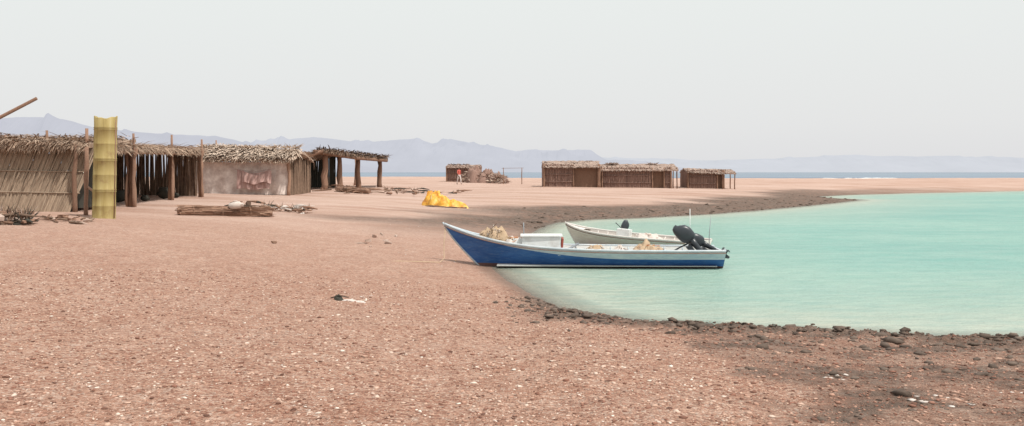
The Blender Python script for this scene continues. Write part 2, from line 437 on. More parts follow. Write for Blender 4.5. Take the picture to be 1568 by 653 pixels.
for i,(zz,rr) in enumerate(prof):
    for k in range(nn):
        a=2*math.pi*k/nn;r2=rr*(1+.015*math.sin(2*a+zz*.7+1))
        jag=(.04*math.sin(2*a+1)+.015*math.sin(7*a)) if i>=len(prof)-3 and i<len(prof)-1 else 0
        mb.v.append(Vector((r2*math.cos(a)+.02*zz,r2*math.sin(a),zz+jag)))
for i in range(len(prof)-1):
    for k in range(nn):
        k2=(k+1)%nn;mb.face([i*nn+k,i*nn+k2,(i+1)*nn+k2,(i+1)*nn+k],0,.5,True)
mb.obj('welded_drums',[M_yel],e,(x,d,g))
mb=MB();mb.tube([(.33,-.05,.0),(.36,-.05,Ht*.5),(.38,-.05,Ht*.98)],.018,6);mb.obj('seam_rod',[M_wood],e,(x,d,g))
e=empty('wooden_post');mb=MB();x=XX(133,27.5);post(mb,x,27.5,gz(x,27.5),Z(225,27.5),.07);mb.tube([(x,27.5,gz(x,27.5)+.9),(x+.25,27.4,gz(x,27.5)+.75),(x+.4,27.3,gz(x,27.5)-.02)],.04,6);mb.obj('post',[M_log],e)

# === leaning beam ===
e=empty('leaning_wooden_spar');mb=MB()
g=gz(-16.7,20)
mb.tube([(-16.7,20,g-.05),(-13.7,20,2.42),(-10.72,20,Z(151,20))],[.055,.048,.038],8)
post(mb,-14.6,20.1,gz(-14.6,20.1),1.92,.07,fork=True)
mb.obj('spar',[M_wood],e)

# === hut C ===
e=empty('cloth_fronted_thatched_hut');Yc=48.5
g=gz(-15,Yc)
xl,xr=XX(283,Yc),XX(443,Yc)
def wavy(mb,x0,x1,y,z0,z1,amp,nx=50,nz=14,mi=0,sag=0,fr=2.2,ph=0,ragged=0):
    b=len(mb.v)
    for i in range(nz+1):
        for j in range(nx+1):
            t=j/nx;s=i/nz
            x=x0+(x1-x0)*t;zt=z1-sag*math.sin(t*math.pi)
            zb=z0+ragged*math.sin(t*9+ph)
            mb.v.append(Vector((x,y+amp*math.sin(x*fr*3+ph+math.sin(s*3))*(.3+.7*s)-.1*s,zt+(zb-zt)*s)))
    for i in range(nz):
        for j in range(nx):
            a=b+i*(nx+1)+j;mb.face([a,a+nx+1,a+nx+2,a+1],mi,.5,True)
mb=MB();wavy(mb,xl,xr,Yc,g-.03,g+1.75,.07);
mb.obj('sackcloth_wall',[M_cloth],e)
mb=MB();x0,x1=XX(366,Yc),XX(416,Yc)
wavy(mb,x0,x1,Yc-.32,g+.28,g+1.35,.06,40,10,0,.2,4,0,.05)
wavy(mb,x0+.3,x1+.1,Yc-.42,g+.6,g+1.3,.05,40,10,0,.25,5,1,.07)
mb.tube([(x0-.2,Yc-.34,g+1.38),((x0+x1)/2,Yc-.34,g+1.2),(x1+.3,Yc-.34,g+1.42)],.012,5)
mb.obj('draped_blanket',[M_cloth2],e)
mb=MB();top=Z(224,Yc+2)
thatch_roof(mb,[(xl-.4,Yc-.35,g+1.98),(xr+.3,Yc-.35,g+1.88),(xr+.2,Yc+2.2,top-.3),(xl+.6,Yc+2.2,top)],2800,(.4,1.0),w=.06,rough=.22)
thatch_roof(mb,[(xr+.2,Yc+5,g+1.9),(xl,Yc+5,g+1.9),(xl+.6,Yc+2.2,top),(xr+.2,Yc+2.2,top-.3)],600,(.5,1.2),w=.05,rough=.2)
fringe(mb,(xl-.4,Yc-.4,g+2.0),(xr+.3,Yc-.4,g+1.9),600,(.08,.3),w=.05)
for _ in range(260):
    p=Vector((U(xl,xr),Yc+U(1.2,2.6),top-.1));mb.blade(p,p+Vector((U(-.5,.5),U(-.3,.1),U(.02,.28))),.05)
mb.obj('thatch_roof',[M_thatchp],e)
mb=MB();
for x in (xl,XX(307,Yc),XX(363,Yc),xr): post(mb,x,Yc-.12 if x in(xl,xr) else Yc+.2,g,g+2.0,.09)
post(mb,XX(313,Yc),Yc+2,g,Z(213,Yc),.05)
mb.obj('posts',[M_log],e)
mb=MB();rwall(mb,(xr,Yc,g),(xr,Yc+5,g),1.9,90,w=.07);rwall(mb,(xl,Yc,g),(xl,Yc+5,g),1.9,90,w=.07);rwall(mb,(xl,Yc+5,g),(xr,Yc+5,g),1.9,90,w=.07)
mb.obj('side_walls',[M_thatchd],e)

# === D: ramada ===
e=empty('log_post_ramada');g=gz(-12,62)
A=Vector((XX(440,58),58,Z(243,58)));A2=Vector((XX(495,57),57,Z(231,57)));B=Vector((XX(590,66),66,Z(244,66)))
mb=MB()
thatch_roof(mb,[A2,B,(B.x-.5,B.y+5,B.z+.1),(A.x+.2,A.y+6,A2.z-.1)],900,(.4,1.3),w=.06,mi=0,rough=.25)
thatch_roof(mb,[A+Vector((0,0,-.25)),A2,(A2.x,A2.y+6,A2.z),(A.x,A.y+6,A.z-.2)],500,(.4,1.1),w=.06,mi=0,rough=.2)
fringe(mb,A2,B,300,(.08,.3),w=.06)
mb.obj('brush_roof',[M_thatchd],e)
mb=MB()
for px,d in ((470,58.5),(497,58.5),(520,61),(548,64),(581,67)):
    x=XX(px,d);zt=(A2.z+(B.z-A2.z)*max(0,(px-497))/95)
    post(mb,x,d,gz(x,d),zt-.05,.19,lean=.1)
for px,d in ((480,66),(510,68),(545,71)):
    x=XX(px,d);post(mb,x,d,gz(x,d),A2.z-.25,.15,lean=.1)
mb.tube([A2+Vector((-.6,.1,-.05)),(A2+B)/2+Vector((0,.1,-.2)),B+Vector((.1,.1,-.12))],[.13,.12,.1],8)
mb.tube([A+Vector((0,-.02,-.4)),A2+Vector((0,-.02,0))],[.1,.1],8)
mb.obj('log_posts',[M_wood],e)
mb=MB();rwall(mb,(XX(447,60),62,g),(XX(505,62),64,g),2.4,60,w=.1);rwall(mb,(XX(447,58),58,g),(XX(447,58),63,g),2.4,60,w=.1)
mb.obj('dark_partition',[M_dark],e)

# ---------------- debris ----------------
def debris(name,px0,px1,d,n,mats,hs=.12,spread=1.0,ln=(.2,.9)):
    e=empty(name);mb=MB();nm=len(mats)
    for _ in range(n):
        px=U(px0,px1);dd=d+U(-spread,spread);x=XX(px,dd);z=gz(x,dd)
        k=random.random();mi=random.randrange(nm);a=U(0,math.pi)
        if k<.55:
            L=U(*ln);p=Vector((x,dd,z+U(.01,hs)));dv=Vector((math.cos(a)*L,math.sin(a)*L*.6,U(-.05,.1)));mb.tube([p-dv/2,p+Vector((U(-.05,.05),0,U(0,.05))),p+dv/2],[.02*U(.6,2),.03*U(.6,2),.015],6,mi)
        elif k<.8:
            mb.box((x,dd,z+U(.0,hs)),(U(.1,.35),U(.08,.25),U(.02,.12)),(U(-.3,.3),U(-.3,.3),a),mi,jit=.03)
        else:
            for q in range(8):
                p=Vector((x,dd,z+.02));mb.blade(p,p+Vector((U(-.4,.4),U(-.3,.3),U(.0,hs*2))),.03,mi)
    mb.obj('scraps',mats,e);return e
M_scr2=varied('sandy_scrap',(.34,.24,.19),(.52,.41,.35),8)
debris('driftwood_pile',-60,45,24,150,[M_wood,M_dark,M_thatchd,M_wood,M_scr2],.25,1.0)
debris('scattered_beach_debris',345,475,DD(410,321),60,[M_wood,M_scrapw,M_thatchd,M_dark,M_log],.2,1.5)
debris('scattered_beach_debris',490,640,57,50,[M_wood,M_thatchd,M_wood,M_thatchd],.25,4,ln=(.4,1.6))
debris('scattered_beach_debris',60,140,25.5,25,[M_scr2,M_wood,M_thatchd],.06,1.2,ln=(.1,.5))
debris('driftwood_scraps',600,715,DD(660,294),22,[M_wood,M_dark],.12,3,ln=(.4,2))
debris('driftwood_scraps',560,610,DD(585,370),8,[M_scr2],.02,2.0,ln=(.1,.3))
debris('driftwood_scraps',418,422,DD(420,373),2,[M_red,M_wood],.02,.1,ln=(.08,.15))

def bundle(name,p0,p1,r,n,mat):
    e=empty(name);mb=MB();p0=Vector(p0);p1=Vector(p1);ax=(p1-p0);sdv=ax.cross(Vector((0,0,1))).normalized()
    pts=[p0.lerp(p1,i/10)+Vector((0,0,r*.8+.02*math.sin(i*1.7))) for i in range(11)]
    mb.tube(pts,[r*(.55 if i in(0,10) else U(.85,1.0)) for i in range(11)],14,0,r=.3)
    for _ in range(n):
        t=U(-.02,.9);L=U(.08,.3);an=U(0,2*math.pi);rr=r*U(.85,1.08)
        o=sdv*math.cos(an)*rr+Vector((0,0,math.sin(an)*rr+r*.8))
        q0=p0.lerp(p1,t)+o;q1=p0.lerp(p1,min(t+L,1.05))+o*1+Vector((U(-.03,.03),U(-.03,.03),U(-.02,.03)))
        mb.blade(q0,q1,.035,0)
    for t in (.15,.45,.75):
        c=p0.lerp(p1,t)+Vector((0,0,r*.8))
        ring=[c+(sdv*math.cos(a)+Vector((0,0,math.sin(a))))*r*1.06 for a in np.linspace(0,2*math.pi,15)]
        mb.tube(ring,.012,5,0,r=.9)
    mb.obj('rolled_matting',[mat],e)
d=DD(300,331);x0=XX(272,d);d2=DD(400,331);x1=XX(416,d2)
bundle('palm_matting_roll',(x0,d,gz(x0,d)),(x1,d2,gz(x1,d2)),.18,500,M_log)
dj=(d+d2)/2
x0=XX(515,56);x1=XX(566,54);bundle('palm_matting_roll',(x0,56,gz(x0,56)),(x1,54,gz(x1,54)),.2,120,M_log)

def mound(mb,cx,cy,rx,ry,h,mi=0,seed=1,fold=.15,skew=0,nu=48,nv=14,z0=None):
    b=len(mb.v);z0=gz(cx,cy) if z0 is None else z0
    for i in range(nv+1):
        s=i/nv
        for k in range(nu):
            a=2*math.pi*k/nu
            rr=1+.18*math.sin(2*a+seed)+.1*math.sin(5*a+seed*2)
            x=math.cos(a)*s*rr;y=math.sin(a)*s*rr
            nz=float(fbm(x*2.3+seed*5,y*2.3,seed,4));rid=1-abs(float(fbm(x*4+seed,y*4+3,seed+9,3)))*2
            hh=(1-s**2)**.7 if s<1 else 0
            z=h*hh*(1+skew*x)*(1+nz*.6)+fold*h*rid*min(1,3*(1-s))*hh**.3
            mb.v.append(Vector((cx+x*rx,cy+y*ry,z0-.04+max(z,0))))
    for i in range(nv):
        for k in range(nu):
            k2=(k+1)%nu;mb.face([b+i*nu+k,b+(i+1)*nu+k,b+(i+1)*nu+k2,b+i*nu+k2],mi,.5,True)
m,nt=new('yellow_tarpaulin');n=noise(nt,coords(nt),3.5,5,.6)
finish(nt,ramp(nt,n,[(.35,(.55,.22,.03)),(.48,(.74,.37,.04)),(.6,(.82,.50,.10)),(.72,(.82,.66,.36))]),.5,n,.6,.08,.4);M_tarp=m
e=empty('yellow_tarpaulin_heap');mb=MB();d=DD(684,317);k=d/35.5
mound(mb,XX(670,d),d,.58*k,.5*k,.50*k,0,3,.35,-.35);mound(mb,XX(694,d-.2),d-.2,.52*k,.4*k,.28*k,0,8,.35,-.2)
mb.obj('tarpaulin',[M_tarp],e)
mb=MB();
for q in range(3):
    pts=[(XX(655+i*6,d)+U(-.05,.05),d-.5*k-.1*q,gz(XX(655+i*6,d),d-.5*k-.1*q)+.02+.04*random.random()) for i in range(11)];mb.tube(pts,.018,5,0)
mb.obj('rope',[M_thatchd],e)

e=empty('white_plastic_jug');mb=MB();d=dj;x=XX(352,d);z=gz(x,d)
mb.tube([(x,d,z+.30),(x+.02,d,z+.34),(x+.22,d,z+.38),(x+.36,d,z+.41),(x+.4,d,z+.42),(x+.46,d,z+.43)],[.07,.12,.13,.11,.04,.035],12,0);mb.tube([(x+.1,d,z+.48),(x+.17,d,z+.54),(x+.28,d,z+.52)],.015,6,0);mb.obj('jug',[M_scrapw],e)

# ---------------- far huts ----------------
def far_hut(name,X0,X1,Yd,depth,h,roofth=.45,door=None,n=90,bumps=0,awning=0,roofslope=0,ov=.1):
    e=empty(name);g=min(gz(X0,Yd),gz(X1,Yd))
    mb=MB()
    segs=[(X0,X1)] if not door else [(X0,door[0]),(door[1],X1)]
    for a,b in segs: rwall(mb,(a,Yd,g),(b,Yd,g),h-roofth*.6,max(4,int(n*(b-a)/(X1-X0))),w=.13,hv=.02)
    for a,b in segs: mb.box(((a+b)/2,Yd+.08,g+(h-roofth)/2),(b-a,.05,h-roofth),r=.15)
    rwall(mb,(X0,Yd,g),(X0,Yd+depth,g),h-roofth*.6,40,w=.13);rwall(mb,(X1,Yd,g),(X1,Yd+depth,g),h-roofth*.6,40,w=.13)
    rwall(mb,(X0,Yd+depth,g),(X1,Yd+depth,g),h-roofth*.6,60,w=.13)
    for hz in (.5,1.2):
        for a,b in segs: mb.tube([(a,Yd-.09,g+hz),(b,Yd-.09,g+hz+.04)],.04,6,r=.0)
    mb.obj('stick_walls',[M_hutwood],e)
    mb=MB()
    thatch_roof(mb,[(X0-ov,Yd-.25,g+h-roofth),(X1+ov+awning,Yd-.25,g+h-roofth-roofslope),(X1+ov+awning,Yd+depth*.5,g+h-roofslope),(X0-ov,Yd+depth*.5,g+h)],160,(.3,.6),w=.08,rough=.04)
    thatch_roof(mb,[(X1+ov+awning,Yd+depth+.2,g+h-roofth),(X0-ov,Yd+depth+.2,g+h-roofth),(X0-ov,Yd+depth*.5,g+h),(X1+ov+awning,Yd+depth*.5,g+h-roofslope)],30,(.3,.6),w=.08,rough=.04)
    fringe(mb,(X0,Yd-.3,g+h-roofth),(X1,Yd-.3,g+h-roofth-roofslope),90,(.05,.15),w=.08)
    for k in range(bumps):
        x=U(X0+.5,X1-.5)
        for _ in range(40):
            p=Vector((x+U(-.4,.4),Yd+depth*.4,g+h-.05));mb.blade(p,p+Vector((U(-.5,.5),U(-.3,.3),U(.05,.3))),.08)
    mb.obj('matting_roof',[M_hutroof],e)
    mb=MB()
    for x in (X0,X1): post(mb,x,Yd-.12,g,g+h-roofth*.6,.09,lean=.03)
    if door:
        for x in door: post(mb,x,Yd-.1,g,g+h-roofth*.6,.07,lean=.02)
        mb.box(((door[0]+door[1])/2,Yd+.25,g+(h-roofth)/2-.05),(door[1]-door[0],.06,h-roofth-.1),r=0)
    if awning:
        post(mb,X1+awning,Yd,g,g+h-.3,.06,lean=.02);post(mb,X1+awning,Yd+depth*.5,g,g+h-.2,.06,lean=.02)
    mb.obj('frame_posts',[M_wood],e);return e
Yf=84
far_hut('stick_walled_hut',XX(833,Yf),XX(918,Yf),Yf,4,2.5,.55,door=(XX(878,Yf),XX(916,Yf)),n=80)
far_hut('stick_walled_hut',XX(921.5,Yf+.5),XX(1027,Yf+.5),Yf+.5,4,2.3,.55,n=100,bumps=3,awning=.6,door=(XX(1000,Yf),XX(1018,Yf)))
far_hut('stick_walled_hut',XX(1053,88),XX(1108,88),88,3.5,2.05,.35,n=60,awning=1.1,roofslope=.15,door=(XX(1098,88),XX(1106,88)))
far_hut('collapsing_stick_hut',XX(684,108),XX(735,108),108,4,2.15,.3,n=60,bumps=3)
e=empty('brushwood_heap');mb=MB();cx,cy=XX(742,105),105
for q,(ox,rx_,h_) in enumerate(((-1.2,1.3,1.5),(.3,1.4,1.3),(1.7,1.0,.9))):
    mound(mb,cx+ox,cy,rx_,1.4,h_,1,5+q,.3)
    for _ in range(420):
        a=U(0,6.28);r=math.sqrt(random.random());p=Vector((cx+ox+math.cos(a)*r*rx_,cy+math.sin(a)*r*1.4,gz(cx,cy)+h_*(1-r*r)**.7));mb.blade(p,p+Vector((U(-.8,.8),U(-.6,.2),U(-.4,.25))),.1,random.choice((0,0,1,2)))
mb.obj('brushwood',[M_hutroof,M_hutwood,M_thatchp],e)
e=empty('pole_frame');mb=MB();
for px in (771,799): x=XX(px,100);post(mb,x,100,gz(x,100),Z(257,100),.045,lean=.02)
mb.tube([(XX(768,100),100,Z(258,100)),(XX(802,100),100,Z(257.5,100))],.02,6);mb.obj('poles',[M_wood],e)

# ---------------- surf on the outer reef ----------------
m,nt=new('surf_foam');finish(nt,(.82,.84,.84),.8,None);M_foam=m
mb=MB()
for _ in range(60):
    yy=U(236,330);xx=U(.05,.40)*yy;L=U(3,16);n_=10
    pts=[(xx+L*i/n_,yy+U(-.6,.6),.02) for i in range(n_+1)]
    mb.tube(pts,[.05+U(.08,.34)*math.sin(math.pi*min(max(i/n_,.05),.95)) for i in range(n_+1)],6)
for _ in range(12):
    yy=U(236,300);xx=-U(.06,.16)*yy;L=U(3,9)
    mb.tube([(xx+L*i/8,yy+U(-.5,.5),.02) for i in range(9)],[.05+U(.05,.2)*math.sin(math.pi*min(max(i/8,.05),.95)) for i in range(9)],6)
mb.obj('breaking_waves',[M_foam])

# ---------------- boats ----------------
def boat(name,L,bm,zs,zk,rake,mats,loc,rz,lim,zcut):
    e=empty(name,loc,rz);mb=MB();ns=60
    zb=zs(0)
    LO=[0,.12,.3,.48,.65,.82,1.0];HI=[.33,.66,1.0]
    def Trow(s):
        zt=zs(s);kk=zk+.10*(1-s)**3
        tc=max(.04,(zcut(s)-kk)/(zt-kk));l=lim(s);tc=min(tc,l*.6)
        return [0,tc*.35,tc*.7,tc]+[tc+(l-tc)*q for q in LO[1:]]+[l+(1-l)*q for q in HI]
    def pt(s,t,ins=0):
        b=max(0,(bm/2)*(1-(1-s)**2.4)**.85*(1-.16*max(0,s-.55)**1.2/.45**1.2))
        zt=zs(s);kk=zk+ (0.10)*(1-s)**3
        z=kk+(zt-kk)*t
        sh=t**(.42+.35*(1-s)**2)
        y=max(0,b*(.80+.20*t)*min(1,sh*1.02)-ins)
        x=s*L+rake*(1-max(0,min(1,(z-zk)/(zb-zk))))**1.25*(1-s)**3.5+ins*.8*(1-s)
        return x,y,z
    nt_=len(Trow(0))
    for side in (-1,1):
        for ins in (0,.045):
            base=len(mb.v)
            for i in range(ns+1):
                s=(i/ns)**1.15
                for t in Trow(s):
                    x,y,z=pt(s,t,ins)
                    if ins: z=max(z,zk+.16)
                    mb.v.append(Vector((x,side*y,z)))
            for i in range(ns):
                for j in range(nt_-1):
                    a=base+i*nt_+j;q=[a,a+1,a+nt_+1,a+nt_]
                    if (side>0)!=(ins>0): q=q[::-1]
                    mi=3 if ins else (1 if j<3 else (0 if j<9 else 5))
                    mb.face(q,mi,.5,True)
        g=[Vector((pt((i/ns)**1.15,1)[0],side*max(0,pt((i/ns)**1.15,1)[1]-.02),pt((i/ns)**1.15,1)[2]+.012)) for i in range(ns+1)]
        mb.tube(g,.03,8,2)
        g=[Vector((p.x,p.y+side*.028,p.z-.05)) for p in g]
        mb.tube(g,.012,6,4)
    TT=Trow(1);tr=[pt(1,t) for t in TT];b=len(mb.v)
    for dx in (0,-.06):
        for (x,y,z) in tr: mb.v.append(Vector((L+dx+.003,y,z)))
        for (x,y,z) in tr: mb.v.append(Vector((L+dx+.003,-y,z)))
    n=nt_
    for j in range(n-1):
        mb.face([b+j,b+j+1,b+n+j+1,b+n+j],(1 if j<3 else 0 if j<9 else 5),.5);mb.face([b+2*n+j,b+3*n+j,b+3*n+j+1,b+2*n+j+1],3,.5)
    mb.face([b+n-1,b+2*n+n-1,b+4*n-1,b+2*n-1],2,.5)
    sp=[Vector(pt(0,t))+Vector((-.012,0,0)) for t in np.linspace(0,1,10)]
    mb.tube([Vector((p.x,0,p.z)) for p in sp]+[Vector((sp[-1].x-.03,0,sp[-1].z+.05))],.022,8,2)
    mb.obj('hull',mats,e)
    mb=MB()
    dk=[pt((i/10)*.16,1,.0) for i in range(11)];b=len(mb.v)
    for x,y,z in dk: mb.v+= [Vector((x,y*.97,z-.02)),Vector((x,0,z+.02)),Vector((x,-y*.97,z-.02))]
    for i in range(10):
        for j in range(2):
            a=b+i*3+j;mb.face([a,a+1,a+4,a+3],0,.5,True)
    for s in (.42,.62,.84):
        x,y,z=pt(s,.8);mb.box((x,0,z-.03),(.24,2*y-.1,.035),mi=0)
    for s in np.linspace(.2,.95,12):
        for sd_ in (-1,1):
            ps=[Vector(pt(s,t,.05)) for t in (.25,.5,.75,.97)];mb.tube([Vector((p.x,sd_*p.y,max(p.z,zk+.17))) for p in ps],.018,5,0)
    x,y,z=pt(.58,.3);mb.box((x,0,zk+.18),(L*.78,bm*.6,.02),mi=1)
    mb.obj('deck_and_seats',[mats[2],mats[3]],e)
    return e,pt

def paint(name,c1,c2,c3,sc=5,wr=.75):
    m,nt=new(name);v=coords(nt,(.35,1,2.2));n=noise(nt,v,sc,8,.7);n2=noise(nt,coords(nt,(.6,1,5)),9,8,.75)
    c=mix(nt,ramp(nt,n,[(.35,(0,0,0)),(.65,(1,1,1))]),c1,c2)
    c=mix(nt,ramp(nt,n2,[(.53,(0,0,0)),(.70,(wr,wr,wr))]),c,c3)
    finish(nt,c,.5,n,.12,.01,.3);return m
M_blue=paint('blue_hull_paint',(.022,.085,.27),(.045,.14,.36),(.15,.23,.36))
M_wband=paint('pale_hull_band',(.40,.47,.55),(.58,.62,.65),(.19,.26,.40))
M_keelp=paint('red_brown_antifouling',(.10,.055,.05),(.17,.09,.08),(.25,.2,.18))
M_rail=paint('grey_blue_rail',(.38,.45,.50),(.55,.58,.59),(.3,.22,.17))
M_inn=paint('hull_interior',(.40,.41,.40),(.53,.53,.50),(.3,.25,.2))
M_brown=varied('rub_strip',(.18,.11,.09),(.30,.2,.16),6,useattr=False)
zsA=lambda s:.40+.62*math.exp(-s/.17)+.03*s
BY=21.9
def limA(s):
    t=min(1,max(0,(s-.08)/.6));return .94-.31*t*t*(3-2*t)
e,pt=boat('blue_fishing_boat',6.72,1.75,zsA,-.12,1.0,[M_blue,M_keelp,M_rail,M_inn,M_brown,M_wband],(XX(681,BY),BY-.1,0.0),math.radians(-2),
   limA, lambda s:.05+.03*(1-s))
mb=MB()
mb.box((2.38,.05,.55),(.95,.6,.38),(0,0,0),0,taper=.97);mb.box((2.38,.05,.755),(1.02,.66,.03),(0,0,.02),0)
mb.box((2.885,.05,.52),(.05,.6,.34),(0,.08,0),1)
mb.box((1.78,.05,.55),(.26,.4,.26),(0,0,.2),0,taper=.9)
mb.obj('white_fish_box',[M_white,M_red],e)
def netpile(e,name,cx,cy,rx,ry,z0,h,mats,n=60,seed=2):
    mb=MB();mound(mb,cx,cy,rx,ry,h,0,seed,.3,z0=z0,nu=30,nv=10)
    for _ in range(n):
        a=U(0,6.28);r=random.random()**.6;pts=[]
        p=Vector((cx+math.cos(a)*r*rx*.85,cy+math.sin(a)*r*ry*.85,z0+h*(1-r*r)**.7+.02))
        dv=Vector((U(-1,1),U(-1,1),0)).normalized()
        for k in range(7):
            pts.append(p.copy());dv=(dv+Vector((U(-.8,.8),U(-.8,.8),U(-.3,.2)))).normalized();p=p+dv*.035
        mb.tube(pts,.008,4,random.randrange(len(mats)))
    return mb.obj(name,mats,e)
netpile(e,'net_heap',1.2,0,.38,.24,.56,.34,[M_net,M_scrapw,M_thatchd],110)
netpile(e,'rope_coil',1.62,0,.24,.26,.5,.2,[M_scrapw,M_net,M_orange],40,5)
netpile(e,'stowed_gear',3.7,.1,.4,.4,.22,.26,[M_net,M_scrapw,M_grey],26,6)
netpile(e,'stowed_cloth',4.95,.0,.45,.45,.24,.28,[M_net,M_orange,M_scr2],30,7)
netpile(e,'stowed_bags',4.3,.1,.3,.4,.22,.22,[M_scrapw,M_scr2,M_grey],20,12)
mb=MB()
mb.tube([(6.55,.5,.35),(6.56,.5,.8),(6.6,.5,1.22)],[.012,.01,.006],5);mb.tube([(1.95,.3,.6),(1.94,.3,1.05)],.014,6)
mb.tube([(2.9,-.6,.4),(3.3,.6,.5)],.03,6);mb.obj('poles',[M_grey],e)
mb=MB();pts=[(.03,0,.98),(.0,-.1,.55),(.02,-.25,.2),(-.05,-.5,gz(XX(681,BY),BY-.6)+.01),(-.9,-1.2,gz(-2.5,20.6)+.01),(-1.4,-1.4,gz(-3,20.4)-.03)]
mb.tube(pts,.012,6);mb.obj('mooring_rope',[M_net],e)

def outboard(parent,loc,tilt,rz,scale=1,cm=None,name='outboard_motor'):
    e=empty(name);e.parent=parent;e.location=loc;e.rotation_euler=(0,tilt,rz);e.scale=(scale,)*3
    mb=MB()
    secs=[(.30,.12,.10),(.34,.19,.14),(.42,.23,.165),(.58,.245,.17),(.72,.235,.16),(.82,.19,.13),(.87,.11,.08),(.885,.02,.015)]
    n=24
    for i,(z,a,b) in enumerate(secs):
        for k in range(n):
            t=2*math.pi*k/n;cx=math.copysign(abs(math.cos(t))**.7,math.cos(t));sy=math.copysign(abs(math.sin(t))**.7,math.sin(t))
            mb.v.append(Vector((a*cx+.04-.1*(z-.3),b*sy,z+(-.05*cx if z>.7 else 0))))
    for i in range(len(secs)-1):
        for k in range(n):
            k2=(k+1)%n;mb.face([i*n+k,i*n+k2,(i+1)*n+k2,(i+1)*n+k],0,.5,True)
    mb.face([k for k in range(n)][::-1],0)
    mb.obj('cowling',[cm or M_black],e)
    mb=MB()
    mb.tube([(.05,0,.33),(.06,0,.1),(.07,0,-.15),(.08,0,-.42),(.08,0,-.55)],[.12,.085,.07,.06,.045],12,0)
    mb.box((.13,0,-.43),(.32,.16,.015),mi=0)
    mb.tube([(-.08,0,-.58),(-.03,0,-.58),(.08,0,-.58),(.22,0,-.58),(.28,0,-.58)],[.01,.045,.055,.045,.03],12,0)
    b=len(mb.v);mb.v+=[Vector(p) for p in ((-.02,.008,-.62),(.14,.008,-.62),(.12,.004,-.78),(.05,.004,-.78),(-.02,-.008,-.62),(.14,-.008,-.62),(.12,-.004,-.78),(.05,-.004,-.78))]
    for q in ((0,1,2,3),(7,6,5,4),(0,4,5,1),(1,5,6,2),(2,6,7,3),(3,7,4,0)): mb.face([b+i for i in q],0)
    mb.box((-.1,0,.08),(.1,.22,.28),mi=0);mb.box((-.17,.09,.1),(.05,.04,.24),mi=0);mb.box((-.17,-.09,.1),(.05,.04,.24),mi=0)
    mb.tube([(-.1,0,.28),(-.35,.02,.33),(-.62,.04,.36)],[.025,.022,.03],8,0)
    mb.obj('leg_and_bracket',[M_black],e)
    mb=MB()
    for k in range(3):
        a=k*2*math.pi/3;b=len(mb.v);R_=Matrix.Rotation(a,3,'X')
        for p in ((.24,-.02,.03),(.28,.03,.03),(.295,.07,.10),(.27,.02,.155),(.235,-.05,.12)): mb.v.append(R_@Vector(p)+Vector((0,0,-.58)))
        mb.face([b,b+1,b+2,b+3,b+4],0)
    mb.obj('propeller',[M_grey],e);return e
outboard(e,(6.12,-.15,.44),math.radians(-38),.0,.82)
outboard(e,(6.50,.22,.42),math.radians(-60),.15,.72,M_black,'spare_outboard_motor')

M_cream=paint('cream_hull_paint',(.54,.46,.41),(.64,.575,.52),(.38,.30,.25))
M_creamr=paint('cream_rail',(.60,.56,.52),(.70,.66,.62),(.4,.33,.28))
M_inn2=paint('skiff_interior',(.46,.41,.37),(.58,.53,.48),(.3,.25,.2))
zsB=lambda s:.38+.27*math.exp(-s/.2)
ang_=math.atan2(24.6-28.6,5.3-1.75)
e2,pt2=boat('white_skiff',5.2,1.5,zsB,-.14,.6,[M_cream,M_keelp,M_creamr,M_inn2,M_brown,M_creamr],(1.75,28.6,0),ang_,lambda s:.84,lambda s:.03)
netpile(e2,'stowed_net',3.3,.1,.6,.4,.2,.25,[M_scrapw,M_net,M_scr2],30,11)
outboard(e2,(2.0,.35,.42),math.radians(35),1.2,.5,M_black,'stowed_outboard_motor')
mb=MB();mb.tube([(4.6,.4,.3),(4.6,.4,1.25)],.01,5);mb.box((2.2,.3,.45),(.4,.3,.22),(0,.1,.4));mb.obj('mast_and_box',[M_white],e2)

